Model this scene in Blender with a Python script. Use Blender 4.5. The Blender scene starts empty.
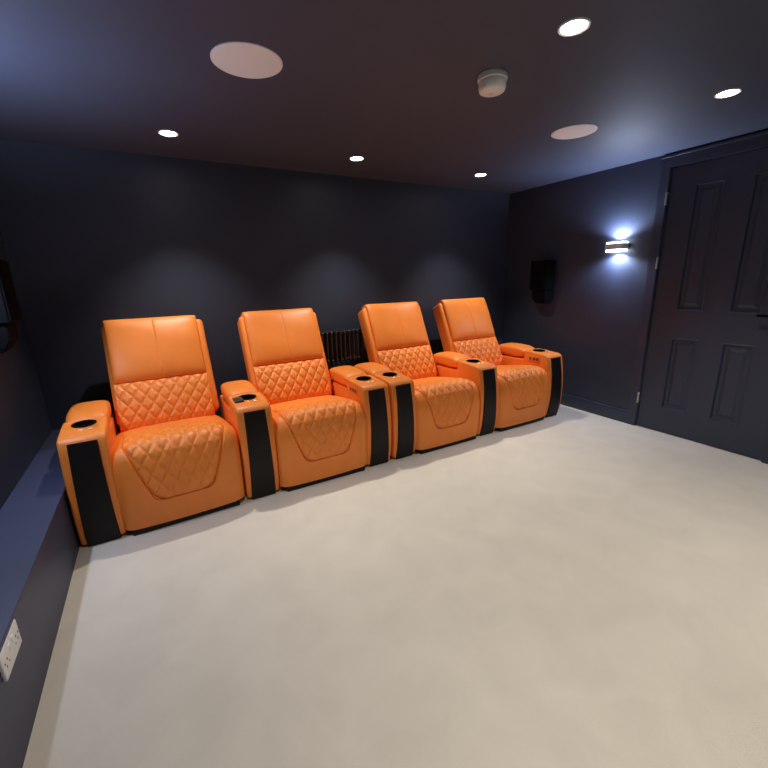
import bpy, bmesh, math, random
from mathutils import Matrix, Vector
S = bpy.context.scene
C = S.collection
PI = math.pi
random.seed(4)

# ------------------------------------------------------------------ camera
H = 1.275
def unit(v): return v / v.length
_f = 400.0
ax = unit(Vector((1112-384, 259-384, _f)))
ay = Vector((148-384, 285-384, _f)); ay = unit(ay - ax*(ax.dot(ay)))
az = ax.cross(ay)
if az.y > 0: az = -az
R = Matrix((ax, ay, az))                     # rows: world axes seen from the camera (x right, y down, z forward)
M = Matrix.Identity(4)
for i in range(3):
    M[i][0] = R[i][0]; M[i][1] = -R[i][1]; M[i][2] = -R[i][2]
M[2][3] = H
cd = bpy.data.cameras.new('camera'); cam = bpy.data.objects.new('camera', cd); C.objects.link(cam)
cam.matrix_world = M
cd.sensor_width = 36; cd.lens = 36*_f/768; cd.clip_start = 0.02
S.camera = cam

# ------------------------------------------------------------------ world, view, light levels
w = bpy.data.worlds.new('world'); S.world = w; w.use_nodes = True
w.node_tree.nodes['Background'].inputs[0].default_value = (0.30, 0.32, 0.42, 1)
w.node_tree.nodes['Background'].inputs[1].default_value = 0.05
S.view_settings.view_transform = 'Standard'; S.view_settings.look = 'None'
S.cycles.diffuse_bounces = 8; S.view_settings.exposure = 0.0; S.view_settings.gamma = 1; S.view_settings.use_curve_mapping = False
DOWN_W = 64.0            # watts of each ceiling downlight
SCONCE_W = 30.0

# ------------------------------------------------------------------ materials
def mat(name, col, rough=0.5, metal=0.0, bump=0.0, bscale=200, var=0.0, vscale=3, coat=0, emit=None, estr=0, spec=None):
    m = bpy.data.materials.new(name); m.use_nodes = True
    nt = m.node_tree; b = nt.nodes['Principled BSDF']
    b.inputs['Base Color'].default_value = (*col, 1); b.inputs['Roughness'].default_value = rough
    b.inputs['Metallic'].default_value = metal
    if coat: b.inputs['Coat Weight'].default_value = coat
    if spec is not None: b.inputs['Specular IOR Level'].default_value = spec
    if emit: b.inputs['Emission Color'].default_value = (*emit, 1); b.inputs['Emission Strength'].default_value = estr
    tc = nt.nodes.new('ShaderNodeTexCoord')
    if bump:
        n = nt.nodes.new('ShaderNodeTexNoise'); n.inputs['Scale'].default_value = bscale; n.inputs['Detail'].default_value = 4
        k = nt.nodes.new('ShaderNodeBump'); k.inputs['Strength'].default_value = bump; k.inputs['Distance'].default_value = 0.004
        nt.links.new(tc.outputs['Object'], n.inputs['Vector']); nt.links.new(n.outputs['Fac'], k.inputs['Height'])
        nt.links.new(k.outputs['Normal'], b.inputs['Normal'])
    if var:
        n = nt.nodes.new('ShaderNodeTexNoise'); n.inputs['Scale'].default_value = vscale; n.inputs['Detail'].default_value = 5
        n.inputs['Distortion'].default_value = 0.6
        r = nt.nodes.new('ShaderNodeValToRGB')
        r.color_ramp.elements[0].position = 0.3; r.color_ramp.elements[1].position = 0.7
        r.color_ramp.elements[0].color = (*[c*(1-var) for c in col], 1)
        r.color_ramp.elements[1].color = (*[min(1, c*(1+var)) for c in col], 1)
        nt.links.new(tc.outputs['Object'], n.inputs['Vector']); nt.links.new(n.outputs['Fac'], r.inputs['Fac'])
        nt.links.new(r.outputs['Color'], b.inputs['Base Color'])
    return m
NAVY = mat('navy_wall_paint', (0.031, 0.041, 0.072), 0.55, bump=0.05, bscale=120, var=0.06, vscale=2)
NAVYD = mat('navy_gloss_woodwork', (0.035, 0.046, 0.084), 0.42, bump=0.03, bscale=60)
CEIL = mat('dark_ceiling_paint', (0.058, 0.073, 0.118), 0.6, bump=0.04, bscale=90, var=0.05, vscale=1.5)
LEDGE = mat('blue_grey_ledge_paint', (0.045, 0.051, 0.098), 0.5, bump=0.03, bscale=100)
CARPET = mat('beige_carpet', (0.63, 0.585, 0.515), 0.95, bump=0.5, bscale=420, var=0.045, vscale=5, spec=0.1)
LEATHER = mat('orange_leather', (0.92, 0.262, 0.038), 0.46, bump=0.12, bscale=260, var=0.05, vscale=5)
SEAM = mat('orange_seam_leather', (0.50, 0.09, 0.014), 0.55)
BLACKL = mat('black_leather', (0.006, 0.004, 0.004), 0.5, bump=0.1, bscale=220, spec=0.3)
BLACK = mat('black_plastic', (0.004, 0.004, 0.005), 0.85, spec=0.08)
CAST = mat('dark_bronze_iron', (0.075, 0.066, 0.064), 0.30, metal=0.6)
CHROME = mat('chrome', (0.85, 0.85, 0.85), 0.4, metal=0.6)
HINGE = mat('satin_steel_hinge', (0.62, 0.62, 0.64), 0.35, metal=0.9)
WHITE = mat('white_plastic', (0.88, 0.88, 0.88), 0.4)
GRILLE = mat('white_speaker_grille', (0.90, 0.90, 0.90), 0.7, bump=0.3, bscale=500)
GREYB = mat('pale_grey_metal', (0.75, 0.77, 0.85), 0.5)
LAMP = mat('warm_white_led', (1, 1, 1), 0.5, emit=(1.0, 0.95, 0.85), estr=30)
COOL = mat('cool_white_led', (1, 1, 1), 0.5, emit=(0.82, 0.88, 1.0), estr=18)
GREYP = mat('grey_control_plastic', (0.05, 0.045, 0.05), 0.35)

# ------------------------------------------------------------------ helpers
def obj(name, bm, m, parent=None, smooth=True, loc=None):
    me = bpy.data.meshes.new(name)
    bmesh.ops.recalc_face_normals(bm, faces=bm.faces)
    bm.to_mesh(me); bm.free()
    for p in me.polygons: p.use_smooth = smooth
    if smooth:
        try: me.set_sharp_from_angle(angle=math.radians(38))
        except Exception: pass
    me.materials.append(m)
    o = bpy.data.objects.new(name, me); C.objects.link(o)
    if parent: o.parent = parent
    if loc: o.location = loc
    return o
def thing(name, label, cat, loc=(0, 0, 0), group=None, rz=0):
    o = bpy.data.objects.new(name, None); C.objects.link(o); o.location = loc; o.rotation_euler = (0, 0, rz)
    o.empty_display_size = 0.1
    o['label'] = label; o['category'] = cat
    if group: o['group'] = group
    return o
def struct(name, bm, m, label=None):
    o = obj(name, bm, m, smooth=False); o['kind'] = 'structure'
    if label: o['label'] = label
    o['category'] = name.split('_')[0]
    return o
def box(bm, x0, x1, y0, y1, z0, z1, bev=0, seg=3):
    r = bmesh.ops.create_cube(bm, size=1)
    for v in r['verts']:
        v.co = Vector(((x0+x1)/2 + v.co.x*(x1-x0), (y0+y1)/2 + v.co.y*(y1-y0), (z0+z1)/2 + v.co.z*(z1-z0)))
    if bev:
        es = list({e for v in r['verts'] for e in v.link_edges})
        bmesh.ops.bevel(bm, geom=es, offset=bev, segments=seg, profile=0.5, affect='EDGES', clamp_overlap=True)
    return bm
def B(*a, **k): return box(bmesh.new(), *a, **k)
def lathe(pts, n=48, bm=None, mtx=None):
    bm = bm or bmesh.new(); rings = []
    for r, z in pts:
        ring = []
        if r < 1e-6: ring = [bm.verts.new((0, 0, z))]
        else: ring = [bm.verts.new((r*math.cos(2*PI*i/n), r*math.sin(2*PI*i/n), z)) for i in range(n)]
        rings.append(ring)
    for a, b in zip(rings, rings[1:]):
        for i in range(n):
            j = (i+1) % n
            if len(a) == 1 and len(b) == 1: continue
            if len(a) == 1: bm.faces.new((a[0], b[i], b[j]))
            elif len(b) == 1: bm.faces.new((a[i], a[j], b[0]))
            else: bm.faces.new((a[i], a[j], b[j], b[i]))
    if mtx:
        for ring in rings:
            for v in ring: v.co = mtx @ v.co
    return bm
def prism(poly, x0, x1, bev=0, seg=3):
    """side profile (y, z) pushed along x"""
    bm = bmesh.new()
    vs = [bm.verts.new((x0, y, z)) for y, z in poly]
    f = bm.faces.new(vs)
    r = bmesh.ops.extrude_face_region(bm, geom=[f])
    nv = [g for g in r['geom'] if isinstance(g, bmesh.types.BMVert)]
    for v in nv: v.co.x = x1
    bmesh.ops.recalc_face_normals(bm, faces=bm.faces)
    if bev:
        es = [e for e in bm.edges if abs(e.verts[0].co.x - e.verts[1].co.x) < 1e-6]
        bmesh.ops.bevel(bm, geom=es, offset=bev, segments=seg, profile=0.5, affect='EDGES', clamp_overlap=True)
    return bm
def tube(bm, pts, r, n=10):
    rings = []
    for i, p in enumerate(pts):
        p = Vector(p)
        d = (Vector(pts[min(i+1, len(pts)-1)]) - Vector(pts[max(i-1, 0)])).normalized()
        a = d.orthogonal().normalized() if i == 0 else (a - d*a.dot(d)).normalized()
        b = d.cross(a)
        rings.append([bm.verts.new(p + r*(a*math.cos(2*PI*k/n) + b*math.sin(2*PI*k/n))) for k in range(n)])
    for u, v in zip(rings, rings[1:]):
        for k in range(n): bm.faces.new((u[k], u[(k+1) % n], v[(k+1) % n], v[k]))
    bm.faces.new(rings[0]); bm.faces.new(rings[-1][::-1])
    return bm
def smoothstep(a, b, x):
    t = max(0.0, min(1.0, (x-a)/(b-a))); return t*t*(3-2*t)
def spline(pts, n):
    """Catmull-Rom through 2-D points, n samples evenly spaced by arc length"""
    P = [Vector((*p, 0)) for p in pts]; P = [2*P[0]-P[1]] + P + [2*P[-1]-P[-2]]
    out = []
    for i in range(1, len(P)-2):
        for k in range(40):
            t = k/40
            a, b, c, d = P[i-1], P[i], P[i+1], P[i+2]
            out.append(0.5*((2*b) + (c-a)*t + (2*a-5*b+4*c-d)*t*t + (3*b-a-3*c+d)*t**3))
    out.append(P[-2])
    L = [0]
    for a, b in zip(out, out[1:]): L.append(L[-1] + (b-a).length)
    res = []; j = 0
    for i in range(n):
        s = L[-1]*i/(n-1)
        while j < len(L)-2 and L[j+1] < s: j += 1
        t = (s-L[j])/max(1e-9, L[j+1]-L[j])
        p = out[j].lerp(out[j+1], min(1, t)); d = (out[j+1]-out[j]).normalized()
        res.append((p.x, p.y, d.x, d.y, s))
    return res, L[-1]

# ------------------------------------------------------------------ room
XR, XL, XLW = 3.46, -0.495, -0.70
YB, YF, ZC = 3.31, -1.9, 2.105
DY0, DY1, DZ = 0.90, 1.745, 2.005          # door opening on the right wall
LZ = 0.348                                 # boxed ledge on the left
bm = bmesh.new(); box(bm, XLW-0.1, XR+0.1, YF-0.1, YB+0.1, -0.1, 0)
struct('floor', bm, CARPET, 'pale beige carpet covering the whole floor')
struct('ceiling', B(XLW-0.1, XR+0.1, YF-0.1, YB+0.1, ZC, ZC+0.1), CEIL, 'dark painted flat ceiling')
struct('wall_back', B(XLW-0.1, XR+0.1, YB, YB+0.1, 0, ZC), NAVY, 'dark navy wall behind the recliners')
struct('wall_left', B(XLW-0.1, XLW, YF, YB, 0, ZC), NAVY, 'dark navy wall above the boxed ledge')
struct('wall_front', B(XLW-0.1, XR+0.1, YF-0.1, YF, 0, ZC), NAVY)
bm = bmesh.new()
box(bm, XR, XR+0.1, DY1, YB, 0, ZC); box(bm, XR, XR+0.1, YF, DY0, 0, ZC); box(bm, XR, XR+0.1, DY0, DY1, DZ, ZC)
box(bm, XR+0.06, XR+0.1, DY0, DY1, 0, DZ)
struct('wall_right', bm, NAVY, 'dark navy wall holding the door and the lit wall light')
bm = bmesh.new(); box(bm, XLW, XL, YF, YB, 0, LZ-0.016)
box(bm, XLW, XL+0.008, YF, YB, LZ-0.016, LZ, bev=0.003)
struct('trim_1', bm, LEDGE, 'blue-grey boxed ledge running along the foot of the left wall')
def baseboard(name, x0, x1, y0, y1, prof):
    bm = bmesh.new()
    box(bm, x0, x1, y0, y1, 0, 0.095)
    if prof == 'x': box(bm, x0+0.006, x1, y0, y1, 0.095, 0.112, bev=0.003)
    else: box(bm, x0, x1, y0+0.006, y1, 0.095, 0.112, bev=0.003)
    struct(name, bm, NAVYD)
baseboard('baseboard_right', XR-0.018, XR, DY1+0.06, YB-0.018, 'x')
baseboard('baseboard_right.001', XR-0.018, XR, YF, DY0-0.06, 'x')
baseboard('baseboard_back', XL, XR-0.018, YB-0.018, YB, 'y')

# door leaf with four panels, architrave around it
def door():
    bm = bmesh.new(); xf = XR + 0.004; xb = XR + 0.044
    y0, y1 = DY0+0.004, DY1-0.004; st = 0.165; mu = 0.15
    pw = ((y1-y0) - 2*st - mu)/2
    cols = [(y0+st, y0+st+pw), (y1-st-pw, y1-st)]
    rows = [(0.205, 0.775), (0.985, 1.865)]
    ztop = DZ-0.004
    box(bm, xf, xb, y0, y0+st, 0.006, ztop); box(bm, xf, xb, y1-st, y1, 0.006, ztop)
    box(bm, xf, xb, y0+st+pw, y1-st-pw, 0.006, ztop)
    for ya, yb in cols:
        for za, zb in ((0.006, rows[0][0]), (rows[0][1], rows[1][0]), (rows[1][1], ztop)):
            box(bm, xf, xb, ya, yb, za, zb)
        for za, zb in rows:                        # sunk border, sloped moulding, raised field
            def ring(d, x): return [bm.verts.new((x, a, b)) for a, b in ((ya+d, za+d), (yb-d, za+d), (yb-d, zb-d), (ya+d, zb-d))]
            prev = ring(0, xf-0.0005)
            for d, x in ((0.004, xf-0.003), (0.009, xf-0.002), (0.016, xf+0.012), (0.034, xf+0.013), (0.055, xf+0.004)):
                cur = ring(d, x)
                for k in range(4): bm.faces.new((prev[k], prev[(k+1) % 4], cur[(k+1) % 4], cur[k]))
                prev = cur
            bm.faces.new(prev)
    d = struct('door_1', bm, NAVYD, 'navy four-panel door in the right wall')
    for z in (0.253, 1.338, 1.795):
        hb = bmesh.new(); tube(hb, [(XR-0.0215, y1+0.006, z-0.045), (XR-0.0215, y1+0.006, z+0.045)], 0.005, 12)
        box(hb, XR-0.020, XR+0.003, y1-0.002, y1+0.003, z-0.045, z+0.045)
        obj('hinge', hb, HINGE, d)
    hb = bmesh.new()
    tube(hb, [(XR+0.004, y0+0.06, 0.98), (XR-0.05, y0+0.06, 0.98), (XR-0.056, y0+0.075, 0.98), (XR-0.056, y0+0.17, 0.98)], 0.009, 12)
    lathe([(0, 0), (0.026, 0), (0.026, 0.008), (0, 0.008)], 32, hb, Matrix.Translation((XR+0.004, y0+0.06, 0.98)) @ Matrix.Rotation(-PI/2, 4, 'Y'))
    obj('door_handle', hb, BLACK, d)
door()
bm = bmesh.new()
for y0, y1, z0, z1 in ((DY1, DY1+0.065, 0, ZC-0.012), (DY0-0.065, DY0, 0, ZC-0.012), (DY0, DY1, DZ, ZC-0.012)):
    box(bm, XR-0.020, XR, y0, y1, z0, z1)
# stepped inner bead
box(bm, XR-0.012, XR, DY1-0.006, DY1, 0, DZ); box(bm, XR-0.012, XR, DY0, DY0+0.006, 0, DZ)
box(bm, XR-0.026, XR-0.020, DY0-0.065, DY1+0.065, ZC-0.030, ZC-0.012, bev=0.002)
struct('trim_2', bm, NAVYD, 'navy architrave around the door')

# ------------------------------------------------------------------ recliners
_cache = {}
def quilt(a, b, w, h, depth):
    p = a/w + b/h; q = a/w - b/h
    s = min(abs(math.sin(PI*p)), abs(math.sin(PI*q)))
    return depth*(min(1.0, s*1.25)**0.55 - 1)

def seat_bm(W=0.616):
    prof, L = spline([(0.62, 0.405), (0.50, 0.430), (0.36, 0.455), (0.22, 0.476), (0.11, 0.487), (0.030, 0.478),
                      (-0.018, 0.435), (-0.042, 0.36), (-0.048, 0.26), (-0.044, 0.15), (-0.034, 0.036)], 210)
    nu = 124; bm = bmesh.new(); rows = []
    # arc-length positions of the quilted panel
    tt = next(p[4] for p in prof if p[0] < 0.30); tn = next(p[4] for p in prof if p[0] < 0.065)
    tb = next(p[4] for p in prof if p[1] < 0.178 and p[0] < 0.05)
    def halfw(t):
        k = max(0.0, (t-tn)/(tb-tn))
        return 0.248 if k <= 0 else 0.248 - 0.108*k**1.15
    for (y, z, dy, dz, t) in prof:
        nrm = Vector((0, dz, -dy))
        row = []
        for i in range(nu+1):
            s = -1 + 2*i/nu
            s = math.copysign(abs(s)**0.85, s)
            u = s*W/2
            e = abs(s)
            off = -0.034*e**13 - 0.012*e**2                      # rounded shoulders and a light crown
            hw = halfw(t)
            du = hw - abs(u); db = tb - t; dt = t - tt
            if du < 0.06 and db < 0.06 and du > -0.05 and db > -0.05:   # round lower corners
                r = 0.06; sd = r - math.hypot(r-du, r-db) if (du < r and db < r) else min(du, db)
            else: sd = min(du, db)
            ends = smoothstep(0, 0.10, dt)
            if dt > 0:
                g = math.exp(-(sd/0.0045)**2)
                off -= 0.013*g*smoothstep(0, 0.05, dt)
                if sd > 0:
                    fade = smoothstep(0, 0.012, sd)*ends
                    off += quilt(u, t-tt, 0.071, 0.112, 0.0100)*fade + 0.006*smoothstep(0, 0.02, sd)*ends
            off += 0.010*math.exp(-((t-tn)/0.10)**2)*(1-e**2)
            p = Vector((u, y, z)) + nrm*off
            row.append(bm.verts.new(p))
        rows.append(row)
    for a, b in zip(rows, rows[1:]):
        for i in range(nu): bm.faces.new((a[i], a[i+1], b[i+1], b[i]))
    # path of the stitched seam round the quilted panel, lying in its groove
    def at(u, t):
        j = min(range(len(prof)), key=lambda q: abs(prof[q][4]-t)); row = rows[j]
        return min(row, key=lambda v: abs(v.co.x-u)).co.copy()
    path = []; rr = 0.06; n = 40; t0 = tt+0.12
    for k in range(n): t = t0+(tb-rr-t0)*k/(n-1); path.append(at(-halfw(t), t))
    for k in range(1, 10): a = PI/2*k/10; path.append(at(-halfw(tb-rr)+0.01*k/10+rr*0.85*(1-math.cos(a)), tb-rr+rr*math.sin(a)))
    h_ = halfw(tb)-rr*0.85
    for k in range(12): path.append(at(-h_+h_*k/11, tb))
    for _ in range(3): path = [path[0]] + [(a+2*b+c)/4 for a, b, c in zip(path, path[1:], path[2:])] + [path[-1]]
    path = path + [Vector((-p.x, p.y, p.z)) for p in path[-2::-1]]
    _cache['seam_path'] = path
    # side skirts and underside close the body
    lo = []
    for side in (0, -1):
        lst = []
        for r, (y, z, dy, dz, t) in zip(rows, prof):
            x = r[side].co.x
            lst.append(bm.verts.new((x*0.985, max(0.03, min(0.60, y+0.06)), max(0.036, z-0.16))))
        lo.append(lst)
        for k in range(len(rows)-1):
            bm.faces.new((rows[k][side], rows[k+1][side], lst[k+1], lst[k]))
    for k in range(len(rows)-1):
        if (lo[0][k].co - lo[0][k+1].co).length > 1e-6:
            try: bm.faces.new((lo[0][k], lo[0][k+1], lo[1][k+1], lo[1][k]))
            except ValueError: pass
    return bm

def cushion_bm(W, Hh, D, nu, nv, pw, ph, disp=None, backd=0.03):
    """upholstered slab: x across, z up, bulging towards -y; back flat at +y backd"""
    bm = bmesh.new(); rows = []
    for j in range(nv+1):
        v = math.sin((-1+2*j/nv)*PI/2) if nv < 60 else (-1+2*j/nv)
        v = math.copysign(1-(1-abs(v))**1.25, v)
        row = []
        for i in range(nu+1):
            u = -1+2*i/nu; u = math.copysign(1-(1-abs(u))**1.25, u)
            hgt = (max(0, 1-abs(u)**pw))**(1/pw)*(max(0, 1-abs(v)**ph))**(1/ph)
            x, z = u*W/2, v*Hh/2
            dd = disp(x, z, u, v) if disp else 0
            edge = min(1, hgt*1.2)
            row.append(bm.verts.new((x*(1-0.004*(1-hgt)), -D*hgt - dd*edge, z)))
        rows.append(row)
    for a, b in zip(rows, rows[1:]):
        for i in range(nu): bm.faces.new((a[i], a[i+1], b[i+1], b[i]))
    per = rows[0] + [r[-1] for r in rows[1:]] + rows[-1][-2::-1] + [r[0] for r in rows[-2:0:-1]]
    bk = [bm.verts.new((v.co.x, backd, v.co.z)) for v in per]
    n = len(per)
    for k in range(n): bm.faces.new((per[k], per[(k+1) % n], bk[(k+1) % n], bk[k]))
    bm.faces.new(bk)
    return bm

LEAN = math.radians(25.3)
PIV = Vector((0, 0.545, 0.425))
def place_back(o, s, n):
    """put a cushion on the leaning back: s up the back, n in front of it"""
    up = Vector((0, math.sin(LEAN), math.cos(LEAN))); fr = Vector((0, -math.cos(LEAN), math.sin(LEAN)))
    o.location = PIV + up*s + fr*n; o.rotation_euler = (-LEAN, 0, 0)

def head_disp(x, z, u, v):
    d = -0.0035*math.exp(-(x/0.003)**2)*(1 if abs(v) < 0.97 else 0)         # centre seam
    d += 0.012*(1-u*u)*(1-((v+0.15)**2))
    d += 0.0016*math.sin(9*x+5*z)*math.sin(23*z+2*x)
    return d
def lum_disp(x, z, u, v):
    k = smoothstep(0.0, 0.10, 1-abs(u))*smoothstep(0.0, 0.10, 1-abs(v))
    return quilt(x, z+0.01, 0.070, 0.102, 0.0105)*k + 0.018*(1-v*v)*(1-0.5*u*u)

ARMW = 0.198
arm_prof = [(0.012, 0.018), (-0.006, 0.10), (-0.014, 0.20), (-0.014, 0.31), (-0.005, 0.42), (0.009, 0.505), (0.018, 0.552),
            (0.032, 0.572), (0.060, 0.580), (0.20, 0.590), (0.272, 0.593), (0.287, 0.580), (0.290, 0.520), (0.300, 0.508),
            (0.70, 0.500), (0.735, 0.46), (0.74, 0.05), (0.72, 0.018)]
def arm_mesh():
    bm = prism(arm_prof, -ARMW/2, ARMW/2, bev=0.014, seg=3)
    tmp = obj('tmp_arm', bm, LEATHER)
    cut = obj('tmp_cut', lathe([(0, 0.50), (0.0445, 0.50), (0.0445, 0.64), (0, 0.64)], 48), LEATHER, loc=(0, 0.200, 0))
    md = tmp.modifiers.new('b', 'BOOLEAN'); md.object = cut; md.operation = 'DIFFERENCE'; md.solver = 'EXACT'
    dg = bpy.context.evaluated_depsgraph_get(); dg.update()
    me = bpy.data.meshes.new_from_object(tmp.evaluated_get(dg)); me.name = 'armrest'
    for o in (tmp, cut):
        d = o.data; bpy.data.objects.remove(o); bpy.data.meshes.remove(d)
    return me
def front_panel_bm():
    """black strip that follows the curved arm front"""
    pts, _ = spline([(0.010, 0.004), (-0.012, 0.10), (-0.0195, 0.20), (-0.0195, 0.31), (-0.0105, 0.42), (0.0035, 0.505), (0.0125, 0.553)], 24)
    bm = bmesh.new(); prev = None
    for k, (y, z, dy, dz, t) in enumerate(pts):
        nrm = Vector((0, -dz, dy)); nrm = nrm if nrm.y < 0 else -nrm
        ring = []; hw = 0.072 - 0.012*k/23
        for x, o in ((-hw, -0.012), (-hw, 0.0), (-hw+0.004, 0.004), (hw-0.004, 0.004), (hw, 0.0), (hw, -0.012)):
            ring.append(bm.verts.new(Vector((x, y, z)) + nrm*o))
        if prev:
            for i in range(6): bm.faces.new((prev[i], prev[(i+1) % 6], ring[(i+1) % 6], ring[i]))
        else: bm.faces.new(ring[::-1])
        prev = ring
    bm.faces.new(prev)
    return bm
def pad_bm():
    bm = bmesh.new(); W2 = 0.100; n = 40; m = 30; rows = []
    y0, y1, zb = 0.292, 0.66, 0.515
    for j in range(m+1):
        v = -1+2*j/m
        row = []
        for i in range(n+1):
            th = -PI/2 + 2*PI*i/n
            # super-ellipse cross-section
            c, s = math.cos(th), math.sin(th)
            ex = math.copysign(abs(c)**0.58, c); ez = math.copysign(abs(s)**0.6, s)
            tap = (max(0, 1-abs(v)**4))**(1/2.6)
            hh = 0.052
            row.append(bm.verts.new((ex*(W2-0.001)*(0.93+0.07*tap)*max(tap, 0.02)**0.25, (y0+y1)/2 + v*(y1-y0)/2,
                                     zb+0.044 + ez*hh*max(tap, 0.02) + (0.008*(1-v*v) if s > 0 else 0))))
        rows.append(row)
    for a, b in zip(rows, rows[1:]):
        for i in range(n): bm.faces.new((a[i], a[i+1], b[i+1], b[i]))
    bm.faces.new(rows[0][:-1]); bm.faces.new(rows[-1][:-1])
    bmesh.ops.remove_doubles(bm, verts=bm.verts, dist=1e-5)
    return bm
def add_arm(root, x, switch=0, remote=False):
    if 'arm' not in _cache: _cache['arm'] = arm_mesh()
    a = bpy.data.objects.new('armrest', _cache['arm']); C.objects.link(a); a.parent = root; a.location = (x, 0, 0)
    def sub(key, name, fn, m, smooth=True):
        if key not in _cache:
            o = obj(name, fn(), m, a, smooth); _cache[key] = o.data
        else:
            o = bpy.data.objects.new(name, _cache[key]); C.objects.link(o); o.parent = a
        return o
    sub('pad', 'armrest_pad', pad_bm, LEATHER)
    f = sub('fp', 'front_panel', front_panel_bm, BLACKL); f['label'] = 'black leather strip down the arm front'
    sub('cup', 'cup_holder', lambda: lathe([(0.0535, 0.590), (0.0535, 0.5945), (0.049, 0.5965), (0.0430, 0.594), (0.0415, 0.588), (0.0400, 0.520), (0, 0.518),
                                            (0, 0.512), (0.0435, 0.512), (0.0435, 0.590)], 48, None, Matrix.Translation((0, 0.200, 0))), BLACK)
    for dx in (-0.008, 0.030):
        c = sub('ctrl', 'control_button', lambda: lathe([(0.0, 0.0), (0.009, 0), (0.009, 0.004), (0.007, 0.0055), (0, 0.0055)], 24), CHROME)
        c.location = (dx, 0.118, 0.5825); c['label'] = 'chrome touch button'
    if remote:
        o = obj('control_pad', B(-0.085, -0.032, 0.125, 0.215, 0.584, 0.597, bev=0.003), GREYP, a)
        o['label'] = 'small dark rectangular pad beside the cup holder'
    if switch:
        s = switch; xs = s*ARMW/2
        bm = bmesh.new(); box(bm, min(xs-s*0.002, xs+s*0.004), max(xs-s*0.002, xs+s*0.004), 0.10, 0.235, 0.505, 0.553, bev=0.0018)
        o = obj('recline_switch', bm, LEATHER, a); o['label'] = 'switch plate on the inner side of the arm'
        for q in range(3):
            obj('switch_button', B(min(xs+s*0.003, xs+s*0.007), max(xs+s*0.003, xs+s*0.007), 0.118+q*0.038, 0.140+q*0.038, 0.518, 0.540, bev=0.001), GREYP, a)
    return a

def recliner(cx, label, arms, rz=0, cy=2.28):
    root = thing('cinema_recliner', label, 'armchair', (cx, cy, 0), 'orange leather recliners in the row', rz)
    def part(key, name, fn, m, lab=None):
        if key not in _cache: _cache[key] = None; o = obj(name, fn(), m, root); _cache[key] = o.data
        else: o = bpy.data.objects.new(name, _cache[key]); C.objects.link(o); o.parent = root
        if lab: o['label'] = lab
        return o
    st = part('seat', 'seat', seat_bm, LEATHER)
    if 'seam' not in _cache: sm = obj('panel_seam', tube(bmesh.new(), [p+Vector((0, 0.0005, 0)) for p in _cache['seam_path']], 0.0026, 8), SEAM, st); _cache['seam'] = sm.data
    else: sm = bpy.data.objects.new('panel_seam', _cache['seam']); C.objects.link(sm); sm.parent = st
    sm['label'] = 'darker orange stitched seam'
    h = part('head', 'headrest', lambda: cushion_bm(0.540, 0.425, 0.074, 110, 70, 7, 5, head_disp, 0.035), LEATHER)
    place_back(h, 0.482, -0.002)
    l = part('lum', 'lumbar_cushion', lambda: cushion_bm(0.545, 0.300, 0.062, 130, 90, 9, 6, lum_disp, 0.035), LEATHER)
    place_back(l, 0.126, -0.002)
    def shell():
        bm = bmesh.new(); box(bm, -0.298, 0.298, -0.034, 0.105, -0.16, 0.495, bev=0.028, seg=5); return bm
    s = part('shell', 'back_shell', shell, LEATHER); place_back(s, 0.175, -0.002)
    if rz: s.location.x = 0.012                  # this back sits slightly to the right on its frame
    part('base', 'base', lambda: B(-0.272, 0.272, -0.018, 0.70, 0.0, 0.050, bev=0.006), BLACKL, 'black plinth under the seat')
    for a in arms: add_arm(root, *a)
    return root

A = [-0.384, 0.430, 1.238, 1.452, 2.262, 3.070]      # arm centres along the row
sc = [0.013, 0.840, 1.852, 2.664]
def ar(i, k, sw=0, rem=False): return (A[i]-sc[k], sw, rem)
recliner(sc[0], 'orange leather recliner at the left end of the row, beside the boxed ledge', [ar(0, 0)], rz=math.radians(1.6))
recliner(sc[1], 'orange leather recliner left of the radiator, dark pad beside its left cup holder', [ar(1, 1, 0, True), ar(2, 1, -1)])
recliner(sc[2], 'orange leather recliner just right of the black radiator, between two other recliners', [ar(3, 2)])
recliner(sc[3], 'orange leather recliner at the right end of the row, nearest the door wall', [ar(4, 3), ar(5, 3, -1)])

# ------------------------------------------------------------------ radiator
rad = thing('column_radiator', 'black column radiator low on the back wall between the second and third recliners', 'radiator', (1.37, 3.24, 0))
RZ0, RZ1 = 0.590, 0.832
def section():
    bm = bmesh.new()
    for y in (-0.036, 0.0, 0.036):
        tube(bm, [(0, y, RZ0), (0, y, RZ0+0.03), (0, y, RZ1-0.03), (0, y, RZ1)], 0.0095, 12)
    for z in (RZ0, RZ1):
        box(bm, -0.0108, 0.0108, -0.050, 0.050, z-0.020, z+0.016, bev=0.0105, seg=4)
    return bm
s0 = obj('radiator_section', section(), CAST, rad, loc=(-0.231, 0, 0))
for k in range(1, 12):
    o = s0.copy(); C.objects.link(o); o.parent = rad; o.location = (-0.231+0.042*k, 0, 0)
for z in (RZ0, RZ1): obj('connecting_tube', tube(bmesh.new(), [(-0.25, 0, z), (0.25, 0, z)], 0.008, 12), CAST, rad)
for x in (-0.19, 0.19): obj('wall_bracket', B(x-0.012, x+0.012, 0.0, 0.070, 0.70, 0.73, bev=0.003), CAST, rad)

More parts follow.
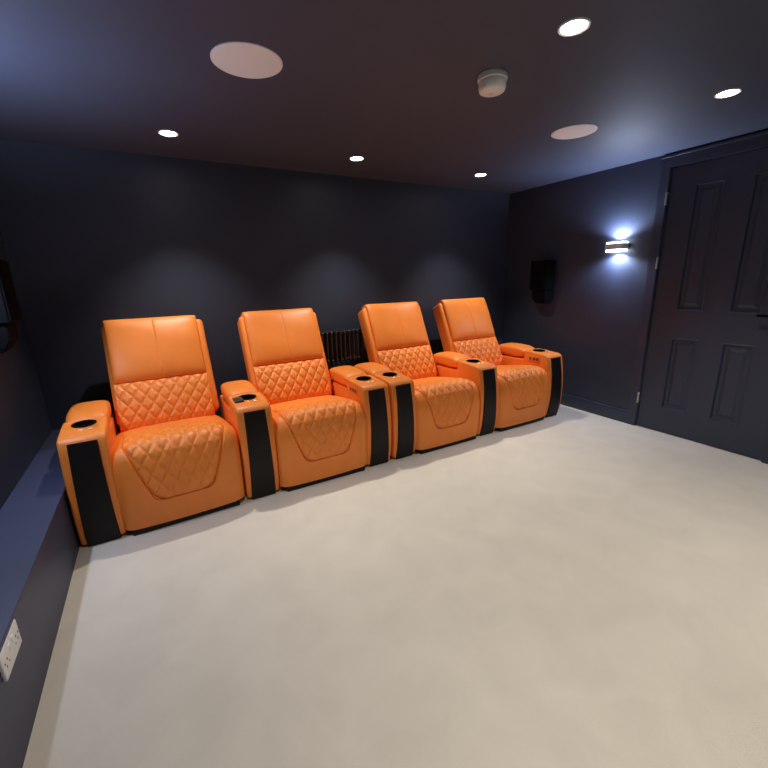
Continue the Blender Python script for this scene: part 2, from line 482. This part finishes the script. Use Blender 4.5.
# ------------------------------------------------------------------ wall speakers
def wall_speaker(label, x, y, s):
    t = thing('wall_speaker', label, 'speaker', (x, y, 0), 'black speakers on the side walls')
    def X(a, b): return (min(s*a, s*b), max(s*a, s*b))
    x0, x1 = X(0.022, 0.150); o = obj('cabinet', B(x0, x1, -0.096, 0.096, 1.125, 1.405, bev=0.010), BLACK, t)
    x0, x1 = X(0.149, 0.156); obj('speaker_grille', B(x0, x1, -0.088, 0.088, 1.133, 1.397, bev=0.003), mat('black_cloth', (0.004, 0.004, 0.005), 0.95, spec=0.05), t)
    bm = bmesh.new()
    top = [(0.0, -0.078), (0.0, 0.078), (0.130, 0.078), (0.130, -0.078)]; bot = [(0.0, -0.052), (0.0, 0.052), (0.095, 0.052), (0.095, -0.052)]
    a = [bm.verts.new((s*p, q, 1.127)) for p, q in top]; m_ = [bm.verts.new((s*p, q, 1.050)) for p, q in top]
    b = [bm.verts.new((s*p, q, 0.995)) for p, q in bot]
    for u, v in ((a, m_), (m_, b)):
        for k in range(4): bm.faces.new((u[k], u[(k+1) % 4], v[(k+1) % 4], v[k]))
    bm.faces.new(a); bm.faces.new(b[::-1])
    bmesh.ops.recalc_face_normals(bm, faces=bm.faces)
    bmesh.ops.bevel(bm, geom=list(bm.edges), offset=0.004, segments=2, affect='EDGES')
    x0, x1 = X(0.0, 0.03); box(bm, x0, x1, -0.04, 0.04, 1.13, 1.34)
    obj('wall_bracket', bm, BLACK, t)
    return t
wall_speaker('black speaker on the right wall behind the rightmost recliner', XR, 2.75, -1)
wall_speaker('black speaker at the left edge, on the left wall above the ledge', XLW, 2.46, 1)

# ------------------------------------------------------------------ wall lights, up and down
def wall_light(label, x, y, s):
    t = thing('wall_light', label, 'wall light', (x, y, 1.482), 'up and down wall lights')
    bm = bmesh.new()
    def X(a, b): return (min(s*a, s*b), max(s*a, s*b))
    hw, hh, d = 0.074, 0.024, 0.085
    for (a, b, y0, y1) in ((0, 0.006, -hw, hw), (d-0.005, d, -hw, hw), (0.006, d-0.005, -hw, -hw+0.005), (0.006, d-0.005, hw-0.005, hw)):
        x0, x1 = X(a, b); box(bm, x0, x1, y0, y1, -hh, hh)
    x0, x1 = X(0.006, d-0.005); box(bm, x0, x1, -hw+0.005, hw-0.005, -0.012, 0.012)
    obj('lamp_body', bm, GREYB, t)
    for q in (-1, 1):
        x0, x1 = X(0.007, d-0.006)
        z0, z1 = (0.013, 0.035) if q > 0 else (-0.040, -0.013)
        o = obj('lamp_lens', B(x0, x1, -hw+0.006, hw-0.006, z0, z1, bev=0.002), COOL, t)
        o['label'] = 'glowing cool white lens'
        ld = bpy.data.lights.new('wall_glow', 'SPOT'); ld.energy = SCONCE_W; ld.color = (0.62, 0.72, 1.0)
        ld.spot_size = math.radians(158); ld.spot_blend = 0.6; ld.shadow_soft_size = 0.02
        lo = bpy.data.objects.new('wall_glow', ld); C.objects.link(lo); lo.parent = t
        lo.location = (s*0.050, 0, q*0.044); lo.rotation_euler = (PI if q > 0 else 0, 0, 0)
    return t
wall_light('lit up-and-down wall light between the door and the right speaker', XR, 2.065, -1)
wall_light('lit up-and-down wall light on the left wall, outside the picture', XLW, 2.08, 1)

# ------------------------------------------------------------------ ceiling fittings
def downlight(x, y, label, warm=(1.0, 0.92, 0.80)):
    t = thing('downlight', label, 'ceiling light', (x, y, ZC), 'recessed ceiling downlights')
    obj('trim_ring', lathe([(0.043, 0.0), (0.043, -0.003), (0.051, -0.005), (0.053, -0.001), (0.053, 0.0)], 40), WHITE, t)
    o = obj('lamp_face', lathe([(0, -0.0025), (0.0425, -0.0025), (0.0425, 0.002), (0, 0.002)], 40), LAMP, t)
    ld = bpy.data.lights.new('beam', 'SPOT'); ld.energy = DOWN_W; ld.color = warm
    ld.spot_size = math.radians(86); ld.spot_blend = 0.85; ld.shadow_soft_size = 0.014
    lo = bpy.data.objects.new('beam', ld); C.objects.link(lo); lo.parent = t; lo.location = (0, 0, -0.012)
LX = [0.232, 1.420, 2.588]
for x, l in zip(LX, ('ceiling downlight above the leftmost recliner', 'ceiling downlight above the gap between the middle recliners', 'ceiling downlight above the rightmost recliner')):
    downlight(x, 2.815, l)
for x, l in zip(LX, ('ceiling downlight in the middle row, left end, out of the picture', 'ceiling downlight at the top edge, above the smoke alarm', 'ceiling downlight nearest the door')):
    downlight(x, 1.10, l)
for x, l in zip(LX, ('ceiling downlight behind the viewpoint, left', 'ceiling downlight behind the viewpoint, centre', 'ceiling downlight behind the viewpoint, right')):
    downlight(x, -0.62, l)
def ceiling_speaker(x, y, r, label):
    t = thing('ceiling_speaker', label, 'ceiling speaker', (x, y, ZC), 'round white ceiling speakers')
    obj('frame_ring', lathe([(r, 0), (r, -0.003), (r-0.004, -0.0045), (r-0.005, -0.003), (r-0.005, 0)], 64), WHITE, t)
    obj('speaker_grille', lathe([(0, -0.0035), (r-0.0055, -0.0035), (r-0.0055, 0), (0, 0)], 64), GRILLE, t)
ceiling_speaker(0.466, 1.832, 0.134, 'larger round white ceiling speaker at the upper left')
ceiling_speaker(2.378, 1.785, 0.128, 'round white ceiling speaker beyond the smoke alarm, nearer the door')
t = thing('smoke_alarm', 'white round smoke alarm hanging from the ceiling', 'smoke alarm', (1.418, 1.488, ZC))
obj('alarm_base', lathe([(0, 0), (0.062, 0), (0.064, -0.004), (0.062, -0.020), (0.058, -0.022), (0, -0.022)], 48), WHITE, t)
obj('alarm_body', lathe([(0, -0.020), (0.054, -0.020), (0.054, -0.026), (0.058, -0.028), (0.057, -0.050), (0.053, -0.060), (0.048, -0.063), (0, -0.064)], 48), WHITE, t)
bm = lathe([(0, 0), (0.008, 0), (0.008, -0.003), (0, -0.003)], 24, None, Matrix.Translation((0.004, 0.012, -0.0635)))
obj('test_button', bm, GREYB, t)

# ------------------------------------------------------------------ double socket on the ledge front
t = thing('double_socket', 'white double socket on the face of the left ledge', 'socket', (XL, 1.322, 0.290))
bm = B(0, 0.010, -0.0735, 0.0735, -0.041, 0.041, bev=0.003)
obj('face_plate', bm, WHITE, t)
for y in (-0.036, 0.036):
    o = obj('rocker_switch', B(0.009, 0.014, y*0.45-0.006, y*0.45+0.006, 0.012, 0.030, bev=0.0015), WHITE, t)
for y in (-0.042, 0.042):
    for a, b, c, d in ((-0.002, 0.002, 0.002, 0.010), (-0.014, -0.008, -0.012, -0.008), (0.008, 0.014, -0.012, -0.008)):
        obj('pin_slot', B(0.0095, 0.0103, y+a, y+b, c, d), BLACK, t)
for y in (-0.062, 0.062):
    obj('screw', lathe([(0, 0.0), (0.0035, 0.0), (0.003, 0.0012), (0, 0.0012)], 16, None, Matrix.Translation((0.0098, y, 0.004)) @ Matrix.Rotation(PI/2, 4, 'Y')), GREYP, t)
